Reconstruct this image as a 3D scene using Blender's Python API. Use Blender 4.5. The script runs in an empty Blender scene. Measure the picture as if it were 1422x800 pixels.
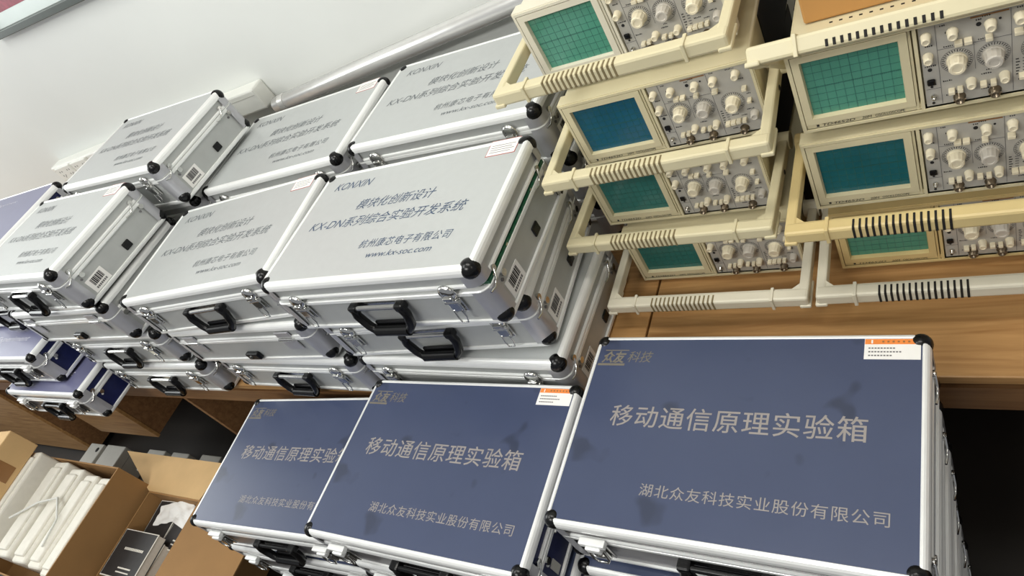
import bpy, bmesh, math, random
from mathutils import Vector, Matrix
random.seed(7)
scene = bpy.context.scene
COL = scene.collection
PI = math.pi

# ------------------------------------------------------------------ camera, world, lamps, exposure
cam_data = bpy.data.cameras.new('camera')
cam = bpy.data.objects.new('camera', cam_data)
COL.objects.link(cam)
cam_data.sensor_width = 36.0
cam_data.lens = 974.25 / 1422 * 36.0
cam_data.clip_start = 0.02
Rcv = Matrix(((0.8263463, 0.3101112, -0.4700881), (-0.0618950, -0.7796613, -0.6231351), (-0.5597506, 0.5440215, -0.6250759)))
cam.matrix_world = Matrix.Translation((1.11301, -0.55946, 0.60004)) @ (Rcv.transposed() @ Matrix(((1, 0, 0), (0, -1, 0), (0, 0, -1)))).to_4x4()
scene.camera = cam

world = bpy.data.worlds.new('room_light'); scene.world = world
world.use_nodes = True
bg = world.node_tree.nodes['Background']
bg.inputs[0].default_value = (0.93, 0.95, 1.0, 1); bg.inputs[1].default_value = 0.30

def area(name, loc, target, sx, sy, power, color=(1, 1, 1)):
    d = bpy.data.lights.new(name, 'AREA'); d.shape = 'RECTANGLE'; d.size = sx; d.size_y = sy
    d.energy = power; d.color = color
    o = bpy.data.objects.new(name, d); COL.objects.link(o); o.location = loc
    v = Vector(target) - Vector(loc)
    o.rotation_euler = v.to_track_quat('-Z', 'Y').to_euler()
    return o
area('window_daylight', (-3.9, -0.35, 1.15), (-0.4, 0.1, -0.2), 1.9, 1.5, 54, (0.97, 1.0, 0.99))
area('ceiling_lamp', (-0.7, -0.45, 1.88), (-0.5, 0.2, 0), 0.35, 1.3, 25, (0.98, 1.0, 0.98))
area('ceiling_lamp', (0.75, -0.12, 1.88), (0.75, -0.1, 0), 1.3, 0.3, 17, (1.0, 0.97, 0.9))
area('ceiling_lamp', (0.2, -1.9, 1.86), (0.3, 0.0, -0.2), 1.3, 0.35, 36, (1.0, 0.99, 0.95))
area('ceiling_lamp', (2.6, -0.9, 1.85), (1.0, 0.2, 0), 0.4, 1.3, 10, (1.0, 0.93, 0.8))
scene.view_settings.view_transform = 'Standard'
scene.view_settings.look = 'None'
scene.view_settings.exposure = 0.0
scene.view_settings.gamma = 1.0
scene.view_settings.use_curve_mapping = False

# ------------------------------------------------------------------ materials
def lin(c):
    return tuple(((x / 255) / 12.92 if x / 255 <= 0.04045 else ((x / 255 + 0.055) / 1.055) ** 2.4) for x in c)
def mat(name, rgb, rough=0.5, metal=0.0, noise=0.0, scale=30.0, bump=0.0, stretch=None, coat=0.0, spec=None):
    m = bpy.data.materials.new(name); m.use_nodes = True
    nt = m.node_tree; b = nt.nodes['Principled BSDF']
    c = lin(rgb)
    b.inputs['Base Color'].default_value = (*c, 1); b.inputs['Roughness'].default_value = rough
    b.inputs['Metallic'].default_value = metal
    if coat: b.inputs['Coat Weight'].default_value = coat; b.inputs['Coat Roughness'].default_value = 0.08
    if spec is not None: b.inputs['Specular IOR Level'].default_value = spec
    if noise or bump:
        tc = nt.nodes.new('ShaderNodeTexCoord'); mp = nt.nodes.new('ShaderNodeMapping')
        nz = nt.nodes.new('ShaderNodeTexNoise'); nz.inputs['Scale'].default_value = scale; nz.inputs['Detail'].default_value = 5
        if stretch: mp.inputs['Scale'].default_value = stretch
        nt.links.new(tc.outputs['Object'], mp.inputs[0]); nt.links.new(mp.outputs[0], nz.inputs[0])
        if noise:
            rp = nt.nodes.new('ShaderNodeValToRGB')
            rp.color_ramp.elements[0].position = 0.3; rp.color_ramp.elements[1].position = 0.7
            rp.color_ramp.elements[0].color = (*[x * (1 - noise) for x in c], 1)
            rp.color_ramp.elements[1].color = (*[min(1, x * (1 + noise * 0.6)) for x in c], 1)
            nt.links.new(nz.outputs[0], rp.inputs[0]); nt.links.new(rp.outputs[0], b.inputs['Base Color'])
        if bump:
            bp = nt.nodes.new('ShaderNodeBump'); bp.inputs['Strength'].default_value = bump; bp.inputs['Distance'].default_value = 0.002
            nt.links.new(nz.outputs[0], bp.inputs['Height']); nt.links.new(bp.outputs[0], b.inputs['Normal'])
    return m
M = {}
M['wall'] = mat('white_wall_paint', (221, 223, 219), 0.55, noise=0.02, scale=3)
M['floor'] = mat('dark_floor_tiles', (40, 35, 30), 0.6, noise=0.25, scale=6)
M['ceiling'] = mat('white_ceiling_paint', (225, 225, 222), 0.8, noise=0.02, scale=4)
M['alu'] = mat('brushed_aluminium', (243, 244, 242), 0.28, 0.2, noise=0.04, scale=40, stretch=(1, 1, 8))
M['silver'] = mat('silver_panel', (190, 193, 192), 0.42, 0.25, noise=0.02, scale=60)
M['silver_side'] = mat('silver_side_panel', (182, 184, 182), 0.45, 0.3, noise=0.03, scale=50)
M['post'] = mat('satin_corner_metal', (190, 190, 194), 0.38, 0.6, noise=0.03, scale=60)
M['black'] = mat('black_plastic', (11, 11, 12), 0.26, noise=0.2, scale=80, spec=0.35)
M['chrome'] = mat('chrome', (215, 215, 212), 0.14, 1.0, noise=0.05, scale=60)
M['groove_shade'] = mat('grip_groove_shade_tan', (128, 114, 80), 0.7, noise=0.1, scale=60)  # cream darkened to paint the shade inside the grip slots
M['greytext'] = mat('grey_panel_ink', (104, 110, 114), 0.6, noise=0.1, scale=90)
M['ink'] = mat('blue_grey_ink', (72, 88, 112), 0.6, noise=0.1, scale=90)
M['paleink'] = mat('pale_script_ink', (205, 205, 215), 0.6, noise=0.05, scale=90)
M['green'] = mat('green_circuit_board', (10, 92, 62), 0.4, noise=0.3, scale=150)
M['paper'] = mat('white_paper', (238, 236, 232), 0.7, noise=0.02, scale=40)
M['dark'] = mat('black_ink', (30, 30, 32), 0.6, noise=0.1, scale=90)
M['red'] = mat('red_print', (175, 70, 66), 0.6, noise=0.1, scale=90)
M['greyink'] = mat('grey_print', (110, 108, 108), 0.6, noise=0.1, scale=90)
M['orange'] = mat('orange_print', (236, 138, 62), 0.55, noise=0.08, scale=60)
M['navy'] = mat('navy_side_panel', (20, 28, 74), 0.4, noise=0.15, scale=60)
M['greypanel'] = mat('dark_grey_front_panel', (112, 110, 112), 0.3, 0.3, noise=0.08, scale=40)
M['violet'] = mat('violet_grey_panel', (112, 113, 145), 0.35, noise=0.04, scale=20)
M['gold'] = mat('grey_gold_lettering', (152, 146, 142), 0.5, 0.1, noise=0.08, scale=60)
M['logo'] = mat('dull_gold_print', (122, 116, 104), 0.5, 0.1, noise=0.12, scale=60)
M['cream'] = mat('cream_plastic', (214, 204, 168), 0.42, noise=0.03, scale=18)
M['cream_yellow'] = mat('yellowed_plastic', (214, 192, 136), 0.42, noise=0.04, scale=18)
M['cream_white'] = mat('pale_cream_plastic', (218, 212, 192), 0.42, noise=0.03, scale=18)
M['panelgrey'] = mat('grey_control_panel', (182, 179, 170), 0.4, 0.05, noise=0.04, scale=70)
M['knob'] = mat('ivory_knob_plastic', (232, 222, 194), 0.4, noise=0.03, scale=50)
M['knobgrey'] = mat('grey_knob_plastic', (196, 190, 178), 0.4, noise=0.03, scale=50)
M['brass'] = mat('aged_connector_metal', (128, 116, 98), 0.32, 0.8, noise=0.15, scale=90)
M['screen_green'] = mat('green_tube_reflect_tint', (80, 146, 124), 0.16, noise=0.05, scale=20)  # screen tints differ to carry each tube's reflections in the base colour
M['screen_teal'] = mat('teal_tube_reflect_tint', (46, 112, 106), 0.16, noise=0.05, scale=20)
M['screen_blue'] = mat('blue_tube_reflect_tint', (20, 90, 114), 0.16, noise=0.05, scale=20)
M['screen_petrol'] = mat('petrol_tube_reflect_tint', (30, 100, 108), 0.16, noise=0.05, scale=20)
M['grid'] = mat('graticule_ink', (44, 100, 90), 0.4, noise=0.1, scale=50)
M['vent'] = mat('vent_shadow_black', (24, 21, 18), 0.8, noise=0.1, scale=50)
M['card'] = mat('brown_cardboard', (152, 114, 68), 0.8, noise=0.06, scale=12, bump=0.1)
M['card_orange'] = mat('orange_brown_cardboard', (196, 146, 84), 0.75, noise=0.05, scale=10, bump=0.08)
M['card_light'] = mat('tan_cardboard', (212, 176, 124), 0.8, noise=0.06, scale=14, bump=0.1)
M['tape'] = mat('brown_parcel_tape', (150, 108, 66), 0.35, noise=0.08, scale=20)
M['foam'] = mat('white_packing_foam', (236, 232, 220), 0.75, noise=0.04, scale=50, bump=0.2)
M['plasticbox'] = mat('light_grey_plastic', (186, 184, 176), 0.5, noise=0.04, scale=30)
M['bookblack'] = mat('black_book_cover', (40, 37, 37), 0.6, noise=0.2, scale=40)
M['pages'] = mat('page_edges', (226, 220, 208), 0.8, noise=0.06, scale=120)
M['trunk'] = mat('white_raceway_plastic', (228, 228, 221), 0.45, noise=0.02, scale=20)
M['tube'] = mat('polished_tube_metal', (222, 221, 218), 0.24, 0.55, noise=0.05, scale=30)
M['frame'] = mat('grey_picture_frame', (72, 79, 74), 0.4, 0.3, noise=0.05, scale=40)
M['poster'] = mat('pale_poster_paper', (226, 236, 232), 0.5, noise=0.02, scale=10)
M['posterred'] = mat('red_poster_print', (150, 62, 78), 0.5, noise=0.25, scale=60)
def wood(name, a, b_, rough=0.45):
    m = bpy.data.materials.new(name); m.use_nodes = True; nt = m.node_tree; b = nt.nodes['Principled BSDF']
    tc = nt.nodes.new('ShaderNodeTexCoord'); mp = nt.nodes.new('ShaderNodeMapping'); mp.inputs['Scale'].default_value = (1.6, 22, 22)
    nz = nt.nodes.new('ShaderNodeTexNoise'); nz.inputs['Scale'].default_value = 3.2; nz.inputs['Detail'].default_value = 8; nz.inputs['Distortion'].default_value = 0.8
    rp = nt.nodes.new('ShaderNodeValToRGB'); rp.color_ramp.elements[0].position = 0.28; rp.color_ramp.elements[1].position = 0.7
    rp.color_ramp.elements[0].color = (*lin(a), 1); rp.color_ramp.elements[1].color = (*lin(b_), 1)
    nt.links.new(tc.outputs['Object'], mp.inputs[0]); nt.links.new(mp.outputs[0], nz.inputs[0]); nt.links.new(nz.outputs[0], rp.inputs[0])
    nt.links.new(rp.outputs[0], b.inputs['Base Color']); b.inputs['Roughness'].default_value = rough
    return m
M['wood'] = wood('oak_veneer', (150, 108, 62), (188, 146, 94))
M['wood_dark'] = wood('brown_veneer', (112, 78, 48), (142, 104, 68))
# blue lid: blue sheet with darker finger smudges that have a shape of their own
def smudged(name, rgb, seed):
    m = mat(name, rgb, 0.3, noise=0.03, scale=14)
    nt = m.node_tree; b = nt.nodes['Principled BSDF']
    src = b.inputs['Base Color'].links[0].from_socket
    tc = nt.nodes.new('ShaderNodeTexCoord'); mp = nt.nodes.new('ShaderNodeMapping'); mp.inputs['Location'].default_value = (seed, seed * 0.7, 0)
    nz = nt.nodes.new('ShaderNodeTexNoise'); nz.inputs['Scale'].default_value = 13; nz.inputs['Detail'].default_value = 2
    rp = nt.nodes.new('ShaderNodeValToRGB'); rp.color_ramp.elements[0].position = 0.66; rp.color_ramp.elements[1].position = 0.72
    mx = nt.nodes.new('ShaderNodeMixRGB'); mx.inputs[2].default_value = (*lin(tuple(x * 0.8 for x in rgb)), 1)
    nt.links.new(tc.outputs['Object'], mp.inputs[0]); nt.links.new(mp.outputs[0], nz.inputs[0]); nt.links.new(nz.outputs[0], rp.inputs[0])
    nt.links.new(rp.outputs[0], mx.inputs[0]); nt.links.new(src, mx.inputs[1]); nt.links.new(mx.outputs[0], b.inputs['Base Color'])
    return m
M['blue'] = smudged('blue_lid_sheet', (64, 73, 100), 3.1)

# ------------------------------------------------------------------ mesh builder
class MB:
    def __init__(s):
        s.v = []; s.f = []; s.m = []; s.mats = []; s.sm = []
    def mi(s, m):
        if m not in s.mats: s.mats.append(m)
        return s.mats.index(m)
    def add(s, vs, fs, m, smooth=False, T=None):
        o = len(s.v); k = s.mi(m)
        s.v += [tuple(T @ Vector(v)) if T is not None else tuple(v) for v in vs]
        for f in fs:
            s.f.append([i + o for i in f]); s.m.append(k); s.sm.append(smooth)
    def box(s, x0, x1, y0, y1, z0, z1, m, T=None):
        vs = [(x, y, z) for z in (z0, z1) for y in (y0, y1) for x in (x0, x1)]
        s.add(vs, [(0, 2, 3, 1), (4, 5, 7, 6), (0, 1, 5, 4), (2, 6, 7, 3), (0, 4, 6, 2), (1, 3, 7, 5)], m, False, T)
    def rbox(s, x0, x1, y0, y1, z0, z1, m, r=0.004, seg=2, T=None):
        bm = bmesh.new(); bmesh.ops.create_cube(bm, size=1)
        for v in bm.verts:
            v.co = Vector(((x0 + x1) / 2 + v.co.x * (x1 - x0), (y0 + y1) / 2 + v.co.y * (y1 - y0), (z0 + z1) / 2 + v.co.z * (z1 - z0)))
        r = min(r, 0.49 * min(x1 - x0, y1 - y0, z1 - z0))
        bmesh.ops.bevel(bm, geom=list(bm.edges), offset=r, segments=seg, profile=0.5, affect='EDGES')
        bm.verts.index_update()
        s.add([v.co.copy() for v in bm.verts], [[v.index for v in f.verts] for f in bm.faces], m, False, T); bm.free()
    def cyl(s, p0, p1, r0, m, r1=None, seg=16, caps=True, T=None):
        r1 = r0 if r1 is None else r1
        p0 = Vector(p0); p1 = Vector(p1); d = (p1 - p0).normalized()
        a = d.orthogonal().normalized(); b = d.cross(a)
        vs = []
        for p, r in ((p0, r0), (p1, r1)):
            for i in range(seg):
                t = 2 * PI * i / seg; vs.append(p + a * (r * math.cos(t)) + b * (r * math.sin(t)))
        s.add(vs, [(i, (i + 1) % seg, seg + (i + 1) % seg, seg + i) for i in range(seg)], m, True, T)
        if caps:
            s.add(vs[:seg], [list(range(seg))[::-1]], m, False, T); s.add(vs[seg:], [list(range(seg))], m, False, T)
    def tube(s, pts, r, m, seg=8, T=None, closed=False):
        pts = [Vector(p) for p in pts]; n = len(pts); vs = []; up = None
        for i, p in enumerate(pts):
            d = (pts[(i + 1) % n] - pts[i - 1]) if closed else (pts[min(i + 1, n - 1)] - pts[max(i - 1, 0)])
            d.normalize()
            if up is None: up = d.orthogonal().normalized()
            up = (up - d * up.dot(d)).normalized(); b = d.cross(up)
            for k in range(seg):
                t = 2 * PI * k / seg; vs.append(p + up * (r * math.cos(t)) + b * (r * math.sin(t)))
        R = n if closed else n - 1
        fs = [(i * seg + k, i * seg + (k + 1) % seg, ((i + 1) % n) * seg + (k + 1) % seg, ((i + 1) % n) * seg + k) for i in range(R) for k in range(seg)]
        s.add(vs, fs, m, True, T)
        if not closed:
            s.add(vs[:seg], [list(range(seg))[::-1]], m, False, T); s.add(vs[-seg:], [list(range(seg))], m, False, T)
    def lathe(s, prof, m, seg=20, T=None, smooth=True):
        # prof: (radius, height) about local z
        vs = [(r * math.cos(2 * PI * i / seg), r * math.sin(2 * PI * i / seg), z) for r, z in prof for i in range(seg)]
        fs = [(j * seg + i, j * seg + (i + 1) % seg, (j + 1) * seg + (i + 1) % seg, (j + 1) * seg + i) for j in range(len(prof) - 1) for i in range(seg)]
        s.add(vs, fs, m, smooth, T)
        s.add(vs[:seg], [list(range(seg))[::-1]], m, False, T); s.add(vs[-seg:], [list(range(seg))], m, False, T)
    def ball(s, c, r, m, sc=(1, 1, 1), seg=14, rings=8):
        vs = []; fs = []
        for j in range(rings + 1):
            ph = PI * j / rings
            for i in range(seg):
                t = 2 * PI * i / seg
                vs.append((c[0] + r * sc[0] * math.sin(ph) * math.cos(t), c[1] + r * sc[1] * math.sin(ph) * math.sin(t), c[2] + r * sc[2] * math.cos(ph)))
        for j in range(rings):
            for i in range(seg):
                fs.append((j * seg + i, (j + 1) * seg + i, (j + 1) * seg + (i + 1) % seg, j * seg + (i + 1) % seg))
        s.add(vs, fs, m, True)
    def prism(s, poly, z0, z1, m, T=None):
        n = len(poly)
        vs = [(x, y, z0) for x, y in poly] + [(x, y, z1) for x, y in poly]
        s.add(vs, [list(range(n))[::-1], list(range(n, 2 * n))] + [(i, (i + 1) % n, n + (i + 1) % n, n + i) for i in range(n)], m, False, T)
    def loft(s, loops, m, smooth=False, cap0=False, cap1=False, closed=False):
        n = len(loops[0]); vs = [p for l in loops for p in l]; k = len(loops)
        R = k if closed else k - 1
        s.add(vs, [(j * n + i, j * n + (i + 1) % n, ((j + 1) % k) * n + (i + 1) % n, ((j + 1) % k) * n + i) for j in range(R) for i in range(n)], m, smooth)
        if cap0: s.add(loops[0], [list(range(n))[::-1]], m)
        if cap1: s.add(loops[-1], [list(range(n))], m)
    def text(s, body, m, x0, x1, y0, y1, z, shear=0.0, T=None, bold=0.0, spacing=1.0, h=0.0003):
        c = bpy.data.curves.new('tmp', 'FONT'); c.body = body; c.resolution_u = 3; c.shear = shear; c.offset = bold; c.space_character = spacing
        o = bpy.data.objects.new('tmp', c); COL.objects.link(o)
        me = bpy.data.meshes.new_from_object(o.evaluated_get(bpy.context.evaluated_depsgraph_get()))
        xs = [v.co.x for v in me.vertices]; ys = [v.co.y for v in me.vertices]
        ax, bx, ay, by = min(xs), max(xs), min(ys), max(ys)
        vs = [(x0 + (v.co.x - ax) / (bx - ax) * (x1 - x0), y0 + (v.co.y - ay) / (by - ay) * (y1 - y0), z + h) for v in me.vertices]
        s.add(vs, [list(p.vertices) for p in me.polygons], m, False, T)
        bpy.data.objects.remove(o); bpy.data.meshes.remove(me); bpy.data.curves.remove(c)
    def build(s, name, parent=None, loc=(0, 0, 0), rot=(0, 0, 0)):
        me = bpy.data.meshes.new(name); me.from_pydata(s.v, [], s.f)
        for m in s.mats: me.materials.append(m)
        me.polygons.foreach_set('material_index', s.m); me.polygons.foreach_set('use_smooth', s.sm)
        me.update()
        o = bpy.data.objects.new(name, me); COL.objects.link(o); o.location = loc; o.rotation_euler = rot
        if parent: o.parent = parent
        return o
def empty(name, loc=(0, 0, 0), rot=(0, 0, 0)):
    o = bpy.data.objects.new(name, None); COL.objects.link(o); o.location = loc; o.rotation_euler = rot; o.empty_display_size = 0.05
    return o
def tag(o, label, cat, group=None):
    o['label'] = label; o['category'] = cat
    if group: o['group'] = group
    return o
def struct(o):
    o['kind'] = 'structure'; return o
def copy_tree(o, parent=None, skip=()):
    c = o.copy(); COL.objects.link(c); c.parent = parent
    for ch in list(o.children):
        if ch.name.split('.')[0] not in skip: copy_tree(ch, c, skip)
    return c
def rr(w, d, inset, rad, z, n=5):
    # rounded rectangle loop centred on origin
    hw, hd = w / 2 - inset, d / 2 - inset; r = max(0.0005, rad - inset); pts = []
    for cx, cy, a0 in ((hw - r, -hd + r, -PI / 2), (hw - r, hd - r, 0), (-hw + r, hd - r, PI / 2), (-hw + r, -hd + r, PI)):
        for i in range(n + 1):
            a = a0 + PI / 2 * i / n; pts.append((cx + r * math.cos(a), cy + r * math.sin(a), z))
    return pts

# ------------------------------------------------------------------ setting
TZ = -0.385          # table top height
FZ = -1.135          # floor height
WY = 0.80            # wall plane
b = MB(); b.box(-4.2, 3.6, -2.6, WY + 0.1, FZ - 0.1, FZ, M['floor']); struct(b.build('floor'))
b = MB(); b.box(-4.2, 3.6, WY, WY + 0.1, FZ, 1.95, M['wall']); struct(b.build('wall_back'))
b = MB(); b.box(-4.2, 3.6, -2.6, WY + 0.1, 1.95, 2.05, M['ceiling']); struct(b.build('ceiling'))

def make_table(name, x0, x1, yf, label, panels, pedestal=()):
    cx = (x0 + x1) / 2; yb = 0.775
    t = tag(empty(name, (cx, (yf + yb) / 2, FZ)), label, 'table')
    h = TZ - FZ; w = (x1 - x0) / 2; d0, d1 = -(yb - yf) / 2, (yb - yf) / 2
    b = MB(); b.rbox(-w, w, d0, d1, h - 0.018, h, M['wood'], 0.002); b.build('tabletop', t)
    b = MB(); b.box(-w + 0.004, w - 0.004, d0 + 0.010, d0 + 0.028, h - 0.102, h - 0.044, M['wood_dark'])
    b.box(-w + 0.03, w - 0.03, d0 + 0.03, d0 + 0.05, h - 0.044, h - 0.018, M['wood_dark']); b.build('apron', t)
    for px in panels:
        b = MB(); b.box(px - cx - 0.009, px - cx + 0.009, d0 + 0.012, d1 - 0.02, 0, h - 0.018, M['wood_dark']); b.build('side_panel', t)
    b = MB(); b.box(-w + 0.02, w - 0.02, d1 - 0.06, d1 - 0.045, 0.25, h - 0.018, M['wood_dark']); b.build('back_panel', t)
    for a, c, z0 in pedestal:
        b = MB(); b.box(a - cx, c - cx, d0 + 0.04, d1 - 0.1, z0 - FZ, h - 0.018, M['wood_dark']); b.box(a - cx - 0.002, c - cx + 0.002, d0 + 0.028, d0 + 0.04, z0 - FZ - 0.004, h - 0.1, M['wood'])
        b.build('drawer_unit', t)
    return t
make_table('table', -3.7, 0.583, 0.028, 'long wooden table under the silver cases, left of the seam', (-0.955, 0.56), ((-2.08, -1.63, -0.84), (-3.66, -2.56, -1.10)))
make_table('table', 0.587, 2.6, 0.071, 'bare oak-coloured wooden table carrying the oscilloscopes', (0.61, 2.5))

# ------------------------------------------------------------------ aluminium cases
CH = 0.128
def corner_cap(w, d, z, sx, sy, top, parent, r=0.018):
    b = MB(); c = r - 0.0020
    b.ball((sx * (w / 2 - c), sy * (d / 2 - c), z - c + 0.0005 if top else z + c - 0.0005), r, M['black'], seg=20, rings=12)
    # collar along the post
    zz = (z - 0.023, z - 0.010) if top else (z + 0.008, z + 0.022)
    b.cyl((sx * (w / 2 - 0.015), sy * (d / 2 - 0.015), zz[0]), (sx * (w / 2 - 0.015), sy * (d / 2 - 0.015), zz[1]), 0.0146, M['black'], seg=16)
    return b.build('corner_cap', parent)
def latch(x, y, z, out, parent, kind):
    # out = -1: on the front. Local frame: X along, Y outward, Z up, origin at the seam
    L = empty('latch')
    T = Matrix.Translation((x, y, z)) @ Matrix.Diagonal((1, out, 1, 1))
    b = MB()
    if kind == 'silver':
        b.rbox(-0.014, 0.014, 0, 0.003, -0.040, -0.008, M['chrome'], 0.001, T=T)           # base plate
        b.rbox(-0.011, 0.011, 0.003, 0.009, -0.034, -0.006, M['chrome'], 0.002, T=T)       # lever
        b.cyl((-0.014, 0.006, -0.012), (0.014, 0.006, -0.012), 0.004, M['chrome'], seg=10, T=T)
        for dx in (-0.008, 0.008): b.cyl((dx, 0.004, -0.037), (dx, 0.0065, -0.037), 0.0022, M['post'], seg=8, T=T)
        o = b.build('latch', parent)
        b = MB(); b.lathe([(0.0, 0), (0.016, 0), (0.017, 0.002), (0.014, 0.006), (0.006, 0.008), (0.0, 0.008)], M['chrome'], 16, T=T @ Matrix.Translation((0, 0.001, 0.006)) @ Matrix.Rotation(-PI / 2, 4, 'X'))
        b.rbox(-0.009, 0.009, 0.004, 0.013, -0.004, 0.003, M['chrome'], 0.002, T=T); b.build('catch', o)
        b = MB(); b.tube([(-0.008, 0.009, -0.030), (-0.009, 0.010, -0.045), (-0.006, 0.012, -0.056), (0.006, 0.012, -0.056), (0.009, 0.010, -0.045), (0.008, 0.009, -0.030)], 0.0014, M['chrome'], T=T); b.build('wire_loop', o)
    else:
        b.rbox(-0.016, 0.016, 0, 0.004, -0.046, -0.006, M['chrome'], 0.001, T=T)
        b.rbox(-0.013, 0.013, 0.004, 0.010, -0.040, -0.012, M['chrome'], 0.003, T=T)
        o = b.build('latch', parent)
        b = MB(); b.rbox(-0.020, 0.020, 0, 0.011, 0.002, 0.012, M['alu'], 0.001, T=T); b.rbox(-0.012, 0.012, 0.001, 0.015, -0.008, 0.004, M['alu'], 0.002, T=T); b.build('catch', o)
        b = MB(); b.tube([(-0.012, 0.010, -0.006), (-0.013, 0.013, -0.03), (-0.008, 0.014, -0.040), (0.008, 0.014, -0.040), (0.013, 0.013, -0.03), (0.012, 0.010, -0.006)], 0.002, M['chrome'], T=T); b.build('wire_loop', o)
    bpy.data.objects.remove(L)
    return o
def case_handle(y, z, parent, bracket):
    # black grip hanging flat against the front
    b = MB(); y0 = y - 0.011; cx = 0.012
    pts = [(cx + px, y0 - py, z - pz) for px, py, pz in ((-0.054, 0, 0), (-0.058, 0.002, 0.016), (-0.050, 0.004, 0.042), (-0.038, 0.006, 0.055), (0.038, 0.006, 0.055), (0.050, 0.004, 0.042), (0.058, 0.002, 0.016), (0.054, 0, 0))]
    b.tube(pts, 0.0085, M['black'], seg=10)
    b.tube([(cx - 0.038, y0 - 0.006, z - 0.055), (cx + 0.038, y0 - 0.006, z - 0.055)], 0.0105, M['black'], seg=12)
    b.rbox(cx - 0.040, cx + 0.040, y0 + 0.001, y0 + 0.008, z - 0.053, z - 0.040, M['black'], 0.003)
    o = b.build('handle', parent)
    b = MB(); b.rbox(cx - 0.062, cx + 0.062, y - 0.003, y, z - 0.008, z + 0.008, bracket, 0.0012)
    b.cyl((cx - 0.054, y0, z + 0.001), (cx + 0.054, y0, z + 0.001), 0.0048, bracket, seg=12)
    for sx in (-1, 1): b.rbox(cx + sx * 0.054 - 0.010, cx + sx * 0.054 + 0.010, y - 0.018, y, z - 0.009, z + 0.008, M['black'], 0.004)
    b.build('handle_bracket', o)
    return o
def make_case(kind, w, d, label_text=None, handle=True, ajar=0.0, hh=CH, lid_mat=None):
    """one flight case; origin at the centre of its base"""
    root = empty('aluminium_case')
    side = M['silver_side'] if kind == 'silver' else M['navy']
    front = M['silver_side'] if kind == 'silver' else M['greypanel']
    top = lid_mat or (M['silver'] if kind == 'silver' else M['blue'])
    R = 0.021; hs = hh * 0.66; bz = 0.003
    fl = 0.011 if kind == 'silver' else 0.0085
    # base shell: panel walls; front and back strips carry their own sheet
    b = MB()
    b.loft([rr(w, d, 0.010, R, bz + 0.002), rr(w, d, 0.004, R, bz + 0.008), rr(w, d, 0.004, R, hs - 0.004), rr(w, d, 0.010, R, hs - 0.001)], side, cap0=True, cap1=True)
    for sy in (-1, 1): b.box(-w / 2 + R, w / 2 - R, min(sy * (d / 2 - 0.006), sy * (d / 2 - 0.0032)), max(sy * (d / 2 - 0.006), sy * (d / 2 - 0.0032)), 0.014, hs - 0.008, front)
    for sx in (-1, 1):
        for yy in (-d * 0.36, d * 0.36): b.cyl((sx * (w / 2 - 0.005), yy, hs - 0.022), (sx * (w / 2 - 0.0015), yy, hs - 0.022), 0.003, M['greypanel'] if kind == 'silver' else M['alu'], seg=10)
    b.build('base', root)
    # base frame: bottom rim, upper rim and corner posts
    b = MB()
    def ring(prof, m, smooth=False): b.loft([rr(w, d, i, R, z) for i, z in prof], m, smooth, closed=True)
    ring([(0.012, bz), (0.004, bz + 0.0005), (0.0008, bz + 0.003), (0.0, bz + 0.007), (0.0, bz + 0.011), (0.0045, bz + 0.012), (0.012, bz + 0.006)], M['alu'])
    ring([(0.0045, hs - 0.010), (0.0012, hs - 0.0095), (0.0, hs - 0.007), (0.0, hs - 0.001), (0.002, hs), (0.012, hs), (0.012, hs - 0.004)], M['alu'])
    def post(z0, z1):
        for cx, cy, a0 in ((1, -1, -PI / 2), (1, 1, 0), (-1, 1, PI / 2), (-1, -1, PI)):
            lo = []
            for z in (z0, z1):
                q = []
                for i in range(9):
                    a = a0 - 0.0 + PI / 2 * i / 8; q.append((cx * (w / 2 - R) + (R + 0.0006) * math.cos(a), cy * (d / 2 - R) + (R + 0.0006) * math.sin(a), z))
                e0, e1 = q[0], q[-1]; t0 = Vector((math.cos(a0 - PI / 2), math.sin(a0 - PI / 2), 0)) * 0.010; t1 = Vector((math.cos(a0 + PI), math.sin(a0 + PI), 0)) * 0.010
                q = [tuple(Vector(e0) + t0)] + q + [tuple(Vector(e1) + t1)]
                lo.append(q)
            n = len(lo[0]); b.add(lo[0] + lo[1], [(i, i + 1, n + i + 1, n + i) for i in range(n - 1)], M['post'], True)
    post(0.016, hs - 0.002)
    b.build('base_frame', root)
    # lid
    z0 = hs + 0.0006 + ajar; z1 = hh + ajar
    b = MB()
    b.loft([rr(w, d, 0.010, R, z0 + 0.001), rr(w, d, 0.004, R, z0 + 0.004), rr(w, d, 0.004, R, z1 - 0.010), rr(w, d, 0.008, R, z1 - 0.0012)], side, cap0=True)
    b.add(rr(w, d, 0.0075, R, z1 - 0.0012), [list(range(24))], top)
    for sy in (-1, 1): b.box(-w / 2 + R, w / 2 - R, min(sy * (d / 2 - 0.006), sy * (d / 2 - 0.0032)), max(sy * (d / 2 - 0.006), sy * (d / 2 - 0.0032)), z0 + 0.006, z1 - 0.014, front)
    if label_text: label_text(b, w, d, z1 - 0.0012)
    lid = b.build('lid', root)
    b = MB()
    pr = [(fl + 0.004, z1 - 0.0035), (fl + 0.001, z1 - 0.0005), (fl, z1), (0.0075, z1)] if kind == 'silver' else [(fl + 0.003, z1 - 0.003), (fl, z1), (0.0065, z1 - 0.0002)]
    pr += [(0.0042, z1 - 0.0015), (0.0018, z1 - 0.0045), (0.0003, z1 - 0.009), (0.0, z1 - 0.013), (0.0, z1 - 0.0165), (0.002, z1 - 0.018), (0.0045, z1 - 0.018), (0.012, z1 - 0.006)]
    ring(pr, M['alu'])
    ring([(0.012, z0), (0.002, z0), (0.0, z0 + 0.001), (0.0, z0 + 0.005), (0.0012, z0 + 0.007), (0.0045, z0 + 0.0075), (0.012, z0 + 0.004)], M['alu'])
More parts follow.
